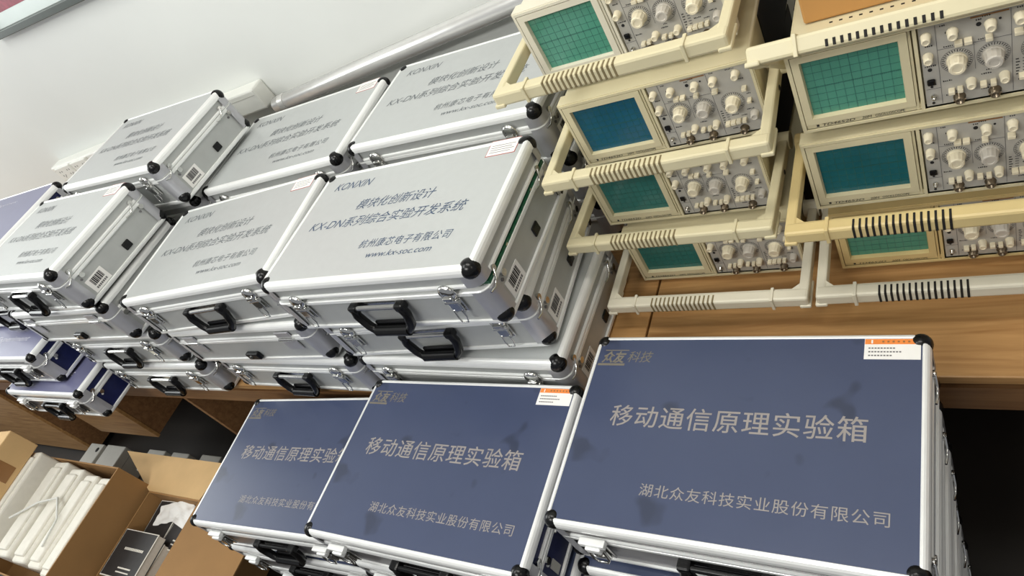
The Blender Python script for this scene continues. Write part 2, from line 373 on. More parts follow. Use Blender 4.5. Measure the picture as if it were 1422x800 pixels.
    post(z0 + 0.002, z1 - 0.016)
    b.build('lid_frame', lid)
    rc = 0.0168 if kind == 'silver' else 0.0142
    for sx in (-1, 1):
        for sy in (-1, 1):
            corner_cap(w, d, z1, sx, sy, True, lid, rc); corner_cap(w, d, 0.003, sx, sy, False, root, rc)
    for sx in (-1, 1): latch(sx * w * 0.355, -d / 2, hs, -1, root, kind)
    if handle: case_handle(-d / 2 + 0.002, hs - 0.014, root, M['chrome'] if kind == 'silver' else M['black'])
    # back: hinges and a mains inlet
    for sx in (-1, 1):
        b = MB(); b.rbox(sx * w * 0.34 - 0.022, sx * w * 0.34 + 0.022, d / 2 - 0.001, d / 2 + 0.0025, hs + 0.006, hs + 0.022, M['post'], 0.001)
        b.rbox(sx * w * 0.34 - 0.022, sx * w * 0.34 + 0.022, d / 2 - 0.001, d / 2 + 0.0025, hs - 0.036, hs - 0.008, M['post'], 0.001)
        b.cyl((sx * w * 0.34 - 0.022, d / 2 + 0.003, hs), (sx * w * 0.34 + 0.022, d / 2 + 0.003, hs), 0.004, M['chrome'], seg=10); b.build('hinge', root)
    b = MB(); b.rbox(-0.022, 0.022, d / 2 - 0.004, d / 2 + 0.008, 0.018, 0.040, M['black'], 0.004); b.cyl((0.008, d / 2 + 0.008, 0.029), (0.008, d / 2 + 0.010, 0.029), 0.004, M['chrome'], seg=10); b.build('mains_inlet', root)
    # right side: stay clips, socket, barcode sticker
    X = w / 2 - 0.0035
    for sx in (-1, 1):
        for yy in (-d / 2 + 0.038, d / 2 - 0.045):
            b = MB(); T = Matrix.Translation((sx * (X + 0.0005), yy, hs)) @ Matrix.Diagonal((sx, 1, 1, 1))
            b.cyl((0, 0, 0.010), (0.005, 0, 0.010), 0.0062, M['chrome'], seg=12, T=T); b.cyl((0, 0.012, -0.014), (0.005, 0.012, -0.014), 0.0062, M['chrome'], seg=12, T=T)
            b.tube([(0.0045, 0.0, 0.010), (0.006, -0.010, -0.002), (0.006, -0.022, -0.008), (0.0045, -0.034, -0.006)], 0.0018, M['chrome'], T=T); b.build('stay_clip', root)
    if kind == 'silver':
        b = MB(); b.rbox(X - 0.002, X + 0.003, 0.012, 0.034, 0.026, 0.046, M['black'], 0.004); b.build('side_socket', root)
        b = MB(); y = -d / 2 + 0.040; z = 0.017
        b.box(X - 0.001, X + 0.0006, y, y + 0.052, z, z + 0.036, M['paper'])
        k = 0.0
        rnd = random.Random(3)
        while k < 0.034:
            t = rnd.choice((0.0012, 0.0020, 0.003)); b.box(X, X + 0.0010, y + 0.010 + k, y + 0.010 + min(k + t, 0.034), z + 0.014, z + 0.032, M['dark']); k += t + rnd.choice((0.0010, 0.0016))
        for q in range(7): b.box(X, X + 0.0010, y + 0.009 + q * 0.005, y + 0.0125 + q * 0.005, z + 0.005, z + 0.010, M['greyink'])
        b.build('barcode_sticker', root)
    elif not lid_mat:
        b = MB(); b.box(X - 0.001, X + 0.0008, -d / 2 + 0.045, -d / 2 + 0.060, 0.022, 0.050, M['plasticbox']); b.build('side_sticker', root)
    if ajar:
        b = MB(); b.box(-w / 2 + 0.0065, w / 2 - 0.0015, -d / 2 + 0.016, d / 2 - 0.016, hs - 0.002, hs + 0.006, M['green'])
        for q in range(16): b.box(w / 2 - 0.002, w / 2 - 0.0008, -d / 2 + 0.03 + q * 0.015, -d / 2 + 0.036 + q * 0.015, hs + 0.001, hs + 0.004, M['chrome'] if q % 4 == 0 else M['green'])
        b.build('circuit_board', root)
    return root
SW, SD = 0.500, 0.299
BW, BD = 0.480, 0.3275
def silver_text(sticker=True, ink='greytext'):
    def f(b, w, d, z):
        X = lambda x: x - w / 2; Y = lambda y: y - d / 2
        I = M[ink]
        b.text('KONXIN', I, X(.049), X(.153), Y(.241), Y(.261), z, shear=0.35)
        b.text('模块化创新设计', I, X(.150), X(.342), Y(.175), Y(.201), z, shear=0.3)
        b.text('KX-DN系列综合实验开发系统', I, X(.050), X(.430), Y(.131), Y(.157), z, shear=0.3)
        b.text('杭州康芯电子有限公司', I, X(.222), X(.428), Y(.071), Y(.091), z, shear=0.25, spacing=1.15)
        b.text('www.kx-soc.com', I, X(.255), X(.400), Y(.047), Y(.060), z, shear=0.3)
        if sticker:
            x0, x1, y0, y1 = X(.417), X(.478), Y(.256), Y(.2955)
            b.box(x0, x1, y0, y1, z, z + 0.0004, M['red']); b.box(x0 + .0012, x1 - .0012, y0 + .0012, y1 - .0012, z, z + 0.0006, M['paper'])
            b.box(x0 + .022, x0 + .038, y1 - .008, y1 - .0055, z, z + 0.0008, M['greyink'])
            for q in range(4): b.box(x0 + .006, x1 - (.006 + .006 * (q % 2)), y1 - .0145 - q * .0058, y1 - .0133 - q * .0058, z, z + 0.0008, M['greyink'])
    return f
def blue_text(sticker=True):
    def f(b, w, d, z):
        X = lambda x: x - w / 2; Y = lambda y: y - d / 2; G = M['gold']
        b.text('移动通信原理实验箱', G, X(.062), X(.413), Y(.162), Y(.198), z, spacing=1.08, bold=0.004)
        b.text('湖北众友科技实业股份有限公司', G, X(.136), X(.441), Y(.0585), Y(.077), z, spacing=1.1)
        b.text('众友', M['logo'], X(.018), X(.059), Y(.273), Y(.296), z, shear=0.2, bold=0.03)
        b.text('科技', M['logo'], X(.063), X(.105), Y(.275), Y(.296), z, shear=0.2)
        b.box(X(.013), X(.060), Y(.2685), Y(.2725), z, z + .0003, M['logo'])
        b.box(X(.020), X(.062), Y(.297), Y(.2985), z, z + .0003, M['logo'])
        if sticker:
            x0, x1, y0, y1 = X(.403), X(.4685), Y(.2845), Y(.317)
            b.box(x0, x1, y0, y1, z, z + .0005, M['paper']); b.box(x0 + .0005, x1 - .0005, y1 - .0088, y1 - .0005, z, z + .0007, M['orange'])
            b.box(x0 + .008, x0 + .010, y1 - .0075, y1 - .0020, z, z + .0009, M['paper'])
            for q in range(7): b.box(x0 + .021 + q * .006, x0 + .0235 + q * .006, y1 - .006, y1 - .0035, z, z + .0009, M['tape'])
            for q, n in enumerate((9, 11, 8)):
                for k in range(n): b.box(x0 + .005 + k * .0036, x0 + .0074 + k * .0036, y0 + .0165 - q * .0058, y0 + .0183 - q * .0058, z, z + .0009, M['greyink'])
    return f
def violet_text(b, w, d, z):
    b.text('Experiment', M['paleink'], -0.09, 0.145, -0.103, -0.079, z, shear=0.45)
    b.text('Experiment', M['paleink'], -0.10, 0.045, 0.104, 0.118, z, shear=0.45)

PROTO = {}
def place_case(key, FL, ztop_or_base, rz, label, group, flip=False, rx=0.0, ry=0.0, base=True, wd=(SW, SD), skip=(), used=set()):
    """FL = ground position of the front-left corner, ztop_or_base = height of the underside"""
    p = PROTO[key]
    o = p if key not in used else copy_tree(p, None, skip)
    used.add(key)
    R = Matrix.Rotation(rz, 3, 'Z') @ Matrix.Rotation(rx, 3, 'X') @ Matrix.Rotation(ry, 3, 'Y')
    c = R @ Vector((wd[0] / 2, wd[1] / 2, 0))
    o.location = (FL[0] + c.x, FL[1] + c.y, ztop_or_base + c.z)
    o.rotation_euler = (Matrix.Rotation(rz + (PI if flip else 0), 3, 'Z') @ Matrix.Rotation(-rx if flip else rx, 3, 'X') @ Matrix.Rotation(-ry if flip else ry, 3, 'Y')).to_euler()
    tag(o, label, 'case', group)
    return o
PROTO['plain'] = make_case('silver', SW, SD)
PROTO['text'] = make_case('silver', SW, SD, silver_text(True))
PROTO['text_bare'] = make_case('silver', SW, SD, silver_text(False), handle=False)
PROTO['open'] = make_case('silver', SW, SD, silver_text(True, 'ink'), ajar=0.009)
BH = 0.1232
PROTO['blue'] = make_case('blue', BW, BD, blue_text(True), hh=BH)
PROTO['blue_bare'] = make_case('blue', BW, BD, blue_text(False), hh=BH)
PROTO['blue_plain'] = make_case('blue', BW, BD, hh=BH)
PROTO['blue_low'] = make_case('blue', BW, BD, hh=0.091)
PROTO['violet'] = make_case('blue', BW, BD, violet_text, lid_mat=M['violet'])
P = 0.1315
L = [TZ + P * i for i in range(5)]     # undersides of the layers
G = 'silver aluminium equipment cases stacked on the table'
place_case('plain', (-0.003, 0.022), L[1], 0.035, 'silver case with hanging black handle directly beneath the open green-gapped case', G)
place_case('plain', (0.009, 0.021), L[0], -0.03, 'lowest silver case under the green-gapped one, beside the blue lids', G, skip=('handle',))
place_case('open', (0.0, -0.002), L[2], -0.013, 'large silver case with blue lettering and a green circuit board in its gap', G)
place_case('plain', (-0.507, 0.026), L[0], -0.02, 'bottom silver case of the middle front stack, handle behind the small blue lid', G)
place_case('plain', (-0.535, 0.012), L[1], 0.01, 'middle silver case of the central front stack showing hinges and black inlet', G, flip=True, skip=('handle',))
place_case('text', (-0.523, 0.0), L[2], 0.066, 'lettered silver case between the open case and the tall left stack', G)
place_case('plain', (-1.048, 0.005), L[0], 0.0, 'bottom silver case of the tall left stack, just above the wooden apron', G)
place_case('plain', (-1.080, 0.010), L[1], 0.0, 'silver case second from bottom in tall left stack, beside navy sided cases', G)
place_case('plain', (-1.097, -0.006), L[2], -0.007, 'silver case showing hinges, directly under the topmost front left case', G, flip=True, skip=('handle',))
place_case('text', (-1.094, 0.004), L[3], -0.047, 'topmost silver case of the front left stack, barcode sticker on its side', G)
place_case('plain', (-0.545, 0.365), L[0], 0.0, 'bottom silver case in the rear middle stack along the wall', G, skip=('handle', 'latch'))
place_case('plain', (-0.545, 0.362), L[1], 0.0, 'second silver case in the rear middle stack along the wall', G, skip=('handle', 'latch'))
place_case('text', (-0.542, 0.358), L[2], 0.026, 'lettered silver case in the rear row below the left end of the metal tube', G)
place_case('plain', (-0.018, 0.40), L[0], 0.0, 'bottom silver case in the rear stack behind the open case', G, skip=('handle', 'latch'))
place_case('plain', (-0.022, 0.40), L[1], -0.02, 'second silver case in the rear stack behind the open case', G, skip=('handle', 'latch'))
place_case('text_bare', (-0.030, 0.395), L[2] - 0.002, -0.038, 'lettered silver case in rear row partly behind the top left oscilloscope', G)
place_case('plain', (-1.055, 0.345), L[0], 0.0, 'bottom silver case in the rear left stack by the wall', G, skip=('handle', 'latch'))
place_case('plain', (-1.055, 0.345), L[1], 0.0, 'second silver case in the rear left stack by the wall', G, skip=('handle', 'latch'))
place_case('plain', (-1.050, 0.345), L[2], -0.02, 'third silver case from below in the rear left stack by the wall', G, skip=('handle', 'latch'))
place_case('text_bare', (-1.021, 0.334), L[3] + 0.004, -0.052, 'highest silver case by the wall at the rear left, its right side showing', G, skip=('handle',))
GB = 'violet lidded navy cases at the left end of the table'
BV = (BW, BD)
place_case('violet', (-1.545, -0.096), L[0], 0.0, 'lowest navy sided case at the far left, sticking out furthest forward', GB, wd=BV)
place_case('violet', (-1.645, -0.058), L[1], 0.0, 'navy sided case with pale script on its violet lid at the left edge', GB, wd=BV)
place_case('violet', (-1.600, 0.062), L[2] , 0.0, 'violet lidded case hidden beneath the one at the far left wall', GB, wd=BV)
place_case('violet', (-1.598, 0.066), L[3], 0.0, 'violet lidded case at the far left against the wall near the sockets', GB, wd=BV)
GR = 'blue lidded cases stacked on the floor in front of the tables'

BP = 0.1261
ORD = ('topmost', 'second', 'third', 'fourth', 'fifth', 'sixth', 'seventh')
for j in range(6, 0, -1):
    w = ((j * 7) % 3 - 1)
    place_case('blue_plain', (0.566 + 0.003 * w, -0.274 - 0.004 * ((j * 5) % 3)), FZ + (6 - j) * BP, -0.016 + 0.004 * w,
               '%s blue lidded case from the top of the tall right-hand floor stack' % ORD[j], GR, wd=BV)
place_case('blue', (0.5644, -0.262), FZ + 6 * BP, -0.0175, 'largest blue lidded case with orange topped sticker, in front of the bare table', GR, wd=BV)
for j in range(6, 0, -1):
    w = ((j * 7) % 3 - 1)
    place_case('blue_low' if j == 6 else 'blue_plain', (0.072 + 0.003 * w, -0.330 - 0.003 * ((j * 5) % 3)), FZ + (0 if j == 6 else 0.0939 + (5 - j) * BP), -0.010 + 0.004 * w,
               '%s blue lidded case from the top of the middle floor stack' % ORD[j], GR, wd=BV)
place_case('blue', (0.0595, -0.332), FZ + 0.0939 + 5 * BP, -0.012, 'smudged blue lidded case with sticker in the middle, below the hanging black handles', GR, wd=BV)
for j in range(5, 0, -1):
    w = ((j * 7) % 3 - 1)
    place_case('blue_plain', (-0.427 + 0.002 * w, -0.337 - 0.003 * ((j * 5) % 3)), FZ + (5 - j) * BP, 0.030 + 0.004 * w,
               '%s blue lidded case from the top of the left floor stack by the cardboard boxes' % ORD[j], GR, wd=BV)
place_case('blue_bare', (-0.4230, -0.337), FZ + 5 * BP, 0.044, 'lowest lying blue lid beside the cardboard boxes, its right edge under its neighbour', GR, wd=BV)

# ------------------------------------------------------------------ oscilloscopes
OW, OD, OH = 0.304, 0.40, 0.130
def knob(parent, x, z, r, h, m, ridges=True, name='knob'):
    # axis points to -y
    T = Matrix.Translation((x, 0.003, z)) @ Matrix.Rotation(PI / 2, 4, 'X')
    b = MB()
    n = 24; prof = [(r * 1.12, 0), (r * 1.12, h * 0.12), (r * 0.98, h * 0.16), (r * 0.9, h * 0.9), (r * 0.8, h), (r * 0.55, h), (r * 0.5, h * 0.95)]
    vs = []; 
    for q, (rad, zz) in enumerate(prof):
        for i in range(n):
            k = 1.05 if (i % 2 and 2 <= q <= 3) else 1.0
            vs.append((rad * k * math.cos(2 * PI * i / n), rad * k * math.sin(2 * PI * i / n), zz))
    fs = [(j * n + i, j * n + (i + 1) % n, (j + 1) * n + (i + 1) % n, (j + 1) * n + i) for j in range(len(prof) - 1) for i in range(n)]
    b.add(vs, fs, m, r < 0.007, T); b.add(vs[-n:], [list(range(n))], m, False, T)
    return b.build(name, parent)
def scope_handle_mesh(m, root, ang, slots):
    """carrying handle: arms pivot on the sides, bar sits in front; ang = lift in radians"""
    b = MB(); hw = OW / 2 + 0.007; L0 = 0.203; g = 0.022
    W2 = hw + 0.015
    # local: pivot at origin of x axis, arms run to -y
    for sx in (-1, 1):
        b.rbox(min(sx * (W2 - 0.015), sx * W2), max(sx * (W2 - 0.015), sx * W2), -L0 + 0.004, 0.012, -g / 2 + 0.0008, g / 2 - 0.0008, m, 0.003)
        b.rbox(min(sx * (W2 - 0.015), sx * (W2 + 0.0025)), max(sx * (W2 - 0.015), sx * (W2 + 0.0025)), -L0 - 0.002, -L0 + 0.05, -g / 2 - 0.0015, -g / 2 + 0.005, m, 0.002)
        b.cyl((sx * (hw - 0.008), 0, 0), (sx * (W2 + 0.002), 0, 0), 0.015, m, seg=20)
        b.cyl((sx * (W2 + 0.001), -0.075, 0), (sx * (W2 + 0.0016), -0.075, 0), 0.004, M['vent'], seg=10)
        # inner gusset at the corner
        b.prism([(sx * (W2 - 0.013), -L0 + 0.020), (sx * (W2 - 0.013), -L0 + 0.034), (sx * (W2 - 0.028), -L0 + 0.020)][::sx], -g / 2 + 0.002, g / 2 - 0.002, m)
        b.rbox(sx * (hw - 0.040) - 0.0025, sx * (hw - 0.040) + 0.0025, -L0 - 0.0025, -L0 + 0.0245, -g / 2 - 0.002, g / 2 + 0.002, m, 0.001)
    b.rbox(-W2, W2, -L0, -L0 + 0.022, -g / 2, g / 2, m, 0.004)
    b.rbox(-W2 + 0.006, W2 - 0.006, -L0 + 0.020, -L0 + 0.024, -g / 2 + 0.003, g / 2 - 0.003, m, 0.001)
    o = b.build('handle', root, (0, -OD / 2 + 0.085, OH * 0.5), (-ang, 0, 0))
    gm = M['groove_shade'] if slots == 'tan' else M['vent']
    b = MB()   # finger grip: raised bars standing for slots, tan ones carry the recess shade
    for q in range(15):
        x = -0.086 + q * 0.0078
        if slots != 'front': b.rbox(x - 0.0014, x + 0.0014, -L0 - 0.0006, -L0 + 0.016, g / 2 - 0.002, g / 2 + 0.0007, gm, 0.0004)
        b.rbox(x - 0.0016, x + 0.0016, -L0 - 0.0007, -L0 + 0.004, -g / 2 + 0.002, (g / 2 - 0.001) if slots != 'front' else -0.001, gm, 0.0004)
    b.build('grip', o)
    return o
def make_scope(body, hmat, screen, ang=0.0, foot=0.018, slots='dark'):
    root = empty('oscilloscope')
    X = lambda x: x - OW / 2
    Z = lambda z: OH + z
    F = -OD / 2
    b = MB()
    b.rbox(-OW / 2 + 0.004, OW / 2 - 0.004, F + 0.020, OD / 2, 0.003, OH - 0.002, body, 0.004)
    for q in range(19): b.box(-0.10 + q * 0.0115, -0.096 + q * 0.0115, F + 0.052, F + 0.055, OH - 0.0025, OH - 0.0018, M['vent'])
    b.build('cabinet', root)
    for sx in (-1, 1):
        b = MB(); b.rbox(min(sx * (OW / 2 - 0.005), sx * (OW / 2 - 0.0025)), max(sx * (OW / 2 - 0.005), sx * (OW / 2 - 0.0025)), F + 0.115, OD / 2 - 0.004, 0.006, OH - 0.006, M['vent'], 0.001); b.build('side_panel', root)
    # front frame around the whole face
    b = MB()
    def ringf(x0, x1, z0, z1, t, y0, y1, m, lean=0.0):
        o0 = [(X(x0), y1, Z(z0)), (X(x1), y1, Z(z0)), (X(x1), y1, Z(z1)), (X(x0), y1, Z(z1))]
        o1 = [(X(x0), y0, Z(z0)), (X(x1), y0, Z(z0)), (X(x1), y0, Z(z1)), (X(x0), y0, Z(z1))]
        i1 = [(X(x0 + t), y0, Z(z0 + t)), (X(x1 - t), y0, Z(z0 + t)), (X(x1 - t), y0, Z(z1 - t)), (X(x0 + t), y0, Z(z1 - t))]
        u = t + lean
        i0 = [(X(x0 + u), y1, Z(z0 + u)), (X(x1 - u), y1, Z(z0 + u)), (X(x1 - u), y1, Z(z1 - u)), (X(x0 + u), y1, Z(z1 - u))]
        b.loft([o0, o1, i1, i0], m, closed=True)
    ringf(0.0, OW, -OH, 0.0, 0.0055, F + 0.001, F + 0.026, body)
    ringf(0.0015, OW - 0.0015, -OH + 0.0015, -0.0015, 0.004, F - 0.001, F + 0.01, body)
    b.box(X(0.004), X(0.300), F + 0.012, F + 0.022, 0.004, OH - 0.004, body)
    b.build('front_frame', root)
    b = MB()
    ringf(0.0065, 0.137, -0.1165, -0.0065, 0.0095, F - 0.001, F + 0.012, body, 0.002)
    b.box(X(0.1375), X(0.1405), F + 0.001, F + 0.012, Z(-0.124), Z(-0.006), body)
    b.box(X(0.1425), X(0.1465), F - 0.0005, F + 0.012, Z(-0.124), Z(-0.006), body)
    b.box(X(0.006), X(0.1465), F + 0.002, F + 0.012, Z(-0.1245), Z(-0.1160), body)
    T = Matrix.Translation((0, F + 0.0016, 0)) @ Matrix.Rotation(PI / 2, 4, 'X')
    b.text('TD4652D', M['dark'], X(.026), X(.066), Z(-.1230), Z(-.1188), 0, T=T, shear=0.2)
    b.text('20M', M['dark'], X(.074), X(.086), Z(-.1230), Z(-.1190), 0, T=T, shear=0.2)
    b.text('OSCILLOSCOPE', M['dark'], X(.090), X(.124), Z(-.1230), Z(-.1190), 0, T=T)
    b.cyl((X(.020), F + 0.0018, Z(-.121)), (X(.020), F + 0.0012, Z(-.121)), 0.0022, M['dark'], seg=4)
    b.build('screen_bezel', root)
    b = MB(); y = F + 0.0065
    b.box(X(.0145), X(.129), y, y + 0.004, Z(-.109), Z(-.0145), screen)
    for q in range(1, 10): x = .0172 + q * .01092; w = .00024 if q != 5 else .00036; b.box(X(x - w), X(x + w), y - 0.0002, y, Z(-.107), Z(-.0163), M['grid'])
    for q in range(1, 8): z = -.0163 - q * .01134; w = .00024 if q != 4 else .00036; b.box(X(.017), X(.1264), y - 0.0002, y, Z(z - w), Z(z + w), M['grid'])
    for q in range(50): b.box(X(.0180 + q * .00218), X(.0184 + q * .00218), y - 0.0002, y, Z(-.0630), Z(-.0603), M['grid'])
    b.build('screen', root)
    # control panel with printed legends
    b = MB(); G = M['panelgrey']; y = F + 0.003; D = M['dark']
    b.box(X(.1485), X(.2975), y, y + 0.008, Z(-.1235), Z(-.0075), G)
    def pr(x0, x1, z0, z1, m=D): b.box(X(x0), X(x1), y - 0.0003, y, Z(z0), Z(z1), m)
    for x in (.1655, .2375): pr(x - .0003, x + .0003, -.122, -.009, M['greyink'])
    pr(.2015, .2020, -.080, -.045, M['greyink']); pr(.1655, .2375, -.0435, -.0430, M['greyink']); pr(.1500, .1655, -.098, -.0975, M['greyink'])
    pr(.200, .236, -.0115, -.0095, M['tape'])
    rnd = random.Random(11)
    def legend(x, z, n, big=False):
        for q in range(n): pr(x + q * .0021, x + q * .0021 + rnd.choice((.0011, .0015)), z, z + rnd.choice((.0012, .0016, .0018)))
    for x, z, n in ((.1535, -.036, 4), (.151, -.0645, 6), (.1535, -.0925, 4), (.170, -.0125, 3), (.205, -.0155, 3), (.211, -.0125, 4), (.243, -.0115, 3), (.266, -.0115, 6), (.276, -.031, 5), (.172, -.0415, 5), (.206, -.0415, 4),
                    (.242, -.0465, 4), (.168, -.0905, 5), (.207, -.0905, 5), (.212, -.0855, 3), (.178, -.108, 5), (.214, -.108, 4), (.170, -.112, 4), (.206, -.112, 4), (.255, -.090, 5), (.268, -.0935, 4), (.254, -.105, 4), (.278, -.085, 5), (.284, -.058, 3), (.2845, -.074, 3), (.2425, -.108, 5), (.250, -.114, 4)):
        legend(x, z, n)
    for q in range(6): pr(.2405, .2435 + .001 * (q % 2), -.079 - q * .0042, -.0778 - q * .0042); pr(.2470, .2510, -.079 - q * .0042, -.0778 - q * .0042, M['greyink'])
    for cx, cz, R in ((.184, -.063, .0165), (.220, -.0645, .0165), (.2625, -.066, .017)):
        for q in range(26):
            a = PI * (-0.25 + 1.5 * q / 25)
            for rr_ in (R - .0022, ):
                T = Matrix.Translation((X(cx + rr_ * math.cos(a)), y - 0.0001, Z(cz + rr_ * math.sin(a)))) @ Matrix.Rotation(-a, 4, 'Y')
                b.box(-.0012 if q % 2 else -.0020, .0012, -0.0002, 0, -.0004, .0004, D, T=T)
        n = 28; ringp = [(X(cx + R * math.cos(2 * PI * i / n)), Z(cz + R * math.sin(2 * PI * i / n))) for i in range(n)]
        rin = [(X(cx + (R - .0005) * math.cos(2 * PI * i / n)), Z(cz + (R - .0005) * math.sin(2 * PI * i / n))) for i in range(n)]
        b.add([(p[0], y - 0.0003, p[1]) for p in ringp] + [(p[0], y - 0.0003, p[1]) for p in rin], [(i, (i + 1) % n, n + (i + 1) % n, n + i) for i in range(n)], M['greyink'])
    for x, z, r in ((.156, -.069, .0024), (.156, -.0945, .0016), (.2075, -.0205, .0026), (.176, -.022, .0014), (.2275, -.019, .0014), (.156, -.1195, .0018)):
        b.cyl((X(x), y - 0.0006, Z(z)), (X(x), y, Z(z)), r, D, seg=12)
    b.rbox(X(.1515), X(.1605), y - 0.004, y, Z(-.0910), Z(-.0820), M['black'], 0.002)
    b.build('control_panel', root)
    oo = F - 0.0
    def kn(x, z, r, h, m, nm='knob'):
        o = knob(root, X(x), Z(z), r, h, m, name=nm); o.location = (0, F, 0); return o
    for x, z in ((.1555, -.0215), (.1555, -.0495)): kn(x, z, .0052, .013, M['knob'])
    for x, z in ((.182, -.0225), (.2185, -.0225), (.2455, -.0215), (.278, -.0195)): kn(x, z, .0055, .013, M['knob'])
    for x, z, m in ((.184, -.063, M['knob']), (.220, -.0645, M['knobgrey']), (.2625, -.066, M['knob'])): kn(x, z, .0098, .018, m)
    for x, z in ((.1965, -.0965), (.2295, -.0965)): kn(x, z, .0050, .013, M['knob'])
    kn(.287, -.093, .0058, .012, M['knobgrey'])
    for x, z, w in ((.187, -.037, .004), (.1965, -.037, .004), (.2165, -.0385, .0036), (.244, -.039, .0042), (.176, -.104, .0034), (.185, -.103, .003), (.2085, -.102, .0034), (.2185, -.102, .003), (.2465, -.1005, .0036), (.2545, -.100, .0036), (.2625, -.0995, .0034), (.284, -.045, .0034), (.286, -.067, .003), (.271, -.0995, .003)):
        b = MB(); b.rbox(X(x) - w, X(x) + w, F - 0.006, F + 0.004, Z(z) - 0.0024, Z(z) + 0.0024, M['knob'], 0.0008); b.build('push_button', root)
    for x, z in ((.1835, -.1165), (.2195, -.1165), (.2665, -.1165)):
        b = MB(); T = Matrix.Translation((X(x), F + 0.004, Z(z))) @ Matrix.Rotation(PI / 2, 4, 'X')
        b.lathe([(.0068, 0), (.0068, .002), (.0052, .003), (.0050, .011), (.0042, .0115), (.0036, .0115), (.0034, .004), (.0012, .004), (.0010, .009), (.0004, .009)], M['brass'], 16, T=T)
        b.cyl((X(x) - .0066, F - 0.004, Z(z)), (X(x) + .0066, F - 0.004, Z(z)), .0012, M['brass'], seg=8); b.build('input_connector', root)
    b = MB(); T = Matrix.Translation((X(.157), F + 0.004, Z(-.108))) @ Matrix.Rotation(PI / 2, 4, 'X')
    b.lathe([(.003, 0), (.003, .005), (.0016, .006), (.0022, .009), (.0004, .010)], M['chrome'], 12, T=T); b.build('calibration_terminal', root)
    scope_handle_mesh(hmat, root, ang, slots)
    for sx in (-1, 1):
        for yy in (F + 0.05, OD / 2 - 0.05):
            b = MB(); b.rbox(sx * 0.125 - 0.012, sx * 0.125 + 0.012, yy - 0.012, yy + 0.012, -foot, 0.004, M['vent'] if foot > 0.012 else body, 0.002); b.build('foot', root)
    return root
def place_scope(FLT, rz, body, hmat, screen, below, ang, slots, label):
    zb = FLT[2] - OH
    o = make_scope(body, hmat, screen, ang, max(0.004, zb - below), slots)
    R = Matrix.Rotation(rz, 3, 'Z'); c = R @ Vector((OW / 2, OD / 2, 0))
    o.location = (FLT[0] + c.x, FLT[1] + c.y, zb); o.rotation_euler = (0, 0, rz)
    return tag(o, label, 'oscilloscope', 'cream oscilloscopes stacked on the table')
C1, C2, C3 = M['cream'], M['cream_yellow'], M['cream_white']
SB, SGn, ST = M['screen_blue'], M['screen_green'], M['screen_teal']
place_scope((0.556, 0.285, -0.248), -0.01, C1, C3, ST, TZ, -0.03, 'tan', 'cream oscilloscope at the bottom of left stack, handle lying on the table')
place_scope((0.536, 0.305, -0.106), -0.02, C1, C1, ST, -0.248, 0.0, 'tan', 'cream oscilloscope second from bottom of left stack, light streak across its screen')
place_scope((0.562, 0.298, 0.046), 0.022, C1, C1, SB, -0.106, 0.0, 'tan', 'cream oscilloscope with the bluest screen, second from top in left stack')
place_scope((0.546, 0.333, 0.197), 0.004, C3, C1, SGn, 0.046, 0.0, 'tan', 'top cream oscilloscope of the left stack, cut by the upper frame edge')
place_scope((0.915, 0.275, -0.243), 0.01, C2, C3, SGn, TZ, 0.0, 'dark', 'lowest oscilloscope of right stack, pale handle bar above the bare table')
place_scope((0.906, 0.261, -0.084), 0.0, C1, C2, M['screen_petrol'], -0.243, 0.0, 'dark', 'middle oscilloscope of the right stack with a yellowed handle')
place_scope((0.916, 0.262, 0.064), 0.008, C1, C1, SGn, -0.084, 0.66, 'front', 'top oscilloscope of right stack, handle raised, cardboard box on it')

# ------------------------------------------------------------------ cardboard box on the right scope stack
b = MB(); b.rbox(-0.14, 0.14, -0.10, 0.10, 0, 0.16, M['card_orange'], 0.003); b.box(-0.141, 0.141, -0.02, 0.02, 0.158, 0.1606, M['tape'])
o = b.build('cardboard_box', None, (1.075, 0.425, 0.0635), (0, 0, 0.02)); tag(o, 'closed orange-brown cardboard box standing on the top right oscilloscope', 'box')

# ------------------------------------------------------------------ wall raceway with sockets, metal tube, framed picture
t = tag(empty('cable_raceway', (-1.55, WY, 0.0285)), 'white plastic cable raceway with sockets along the wall behind the cases', 'raceway'); t.rotation_euler = (0, -0.0225, 0)
b = MB(); b.rbox(-0.36, 0.955, -0.055, 0.0, -0.07, 0.0, M['trunk'], 0.006); b.box(-0.35, 0.95, -0.0556, -0.0545, -0.0195, -0.018, M['plasticbox']); b.build('cover', t)
for x in (-0.26, -0.13):
    b = MB(); b.rbox(x - 0.06, x + 0.06, -0.066, -0.053, -0.066, -0.004, M['trunk'], 0.004); f = b.build('socket_outlet', t)
    b = MB()
    for dx in (-0.03, 0.03):
        for ex, ez in ((-0.008, 0.05), (0.008, 0.05), (-0.009, 0.032), (0.009, 0.032), (0, 0.025)): b.box(x + dx + ex - 0.0018, x + dx + ex + 0.0018, -0.0664, -0.0655, ez - 0.076, ez - 0.070, M['dark'])
    b.build('socket_slots', f)
b = MB(); n = 20
T = Matrix.Translation((-0.570, 0.7615, -0.026)) @ Matrix.Rotation(-0.063, 4, 'Y') @ Matrix.Rotation(PI / 2, 4, 'Y')
b.lathe([(0.018, 0.002), (0.0215, 0.0), (0.0235, 0.002), (0.0235, 1.90), (0.0215, 1.902), (0.018, 1.90)], M['tube'], 28, T=T)
b.cyl(T @ Vector((0, 0, 0.0005)), T @ Vector((0, 0, 0.0015)), 0.0175, M['vent'], seg=20)
b.cyl(T @ Vector((0, 0, 0.03)), T @ Vector((0, 0, 0.052)), 0.0245, M['tube'], seg=24)
tag(b.build('metal_tube'), 'long shiny metal tube lying along the wall behind the rear silver cases', 'tube')
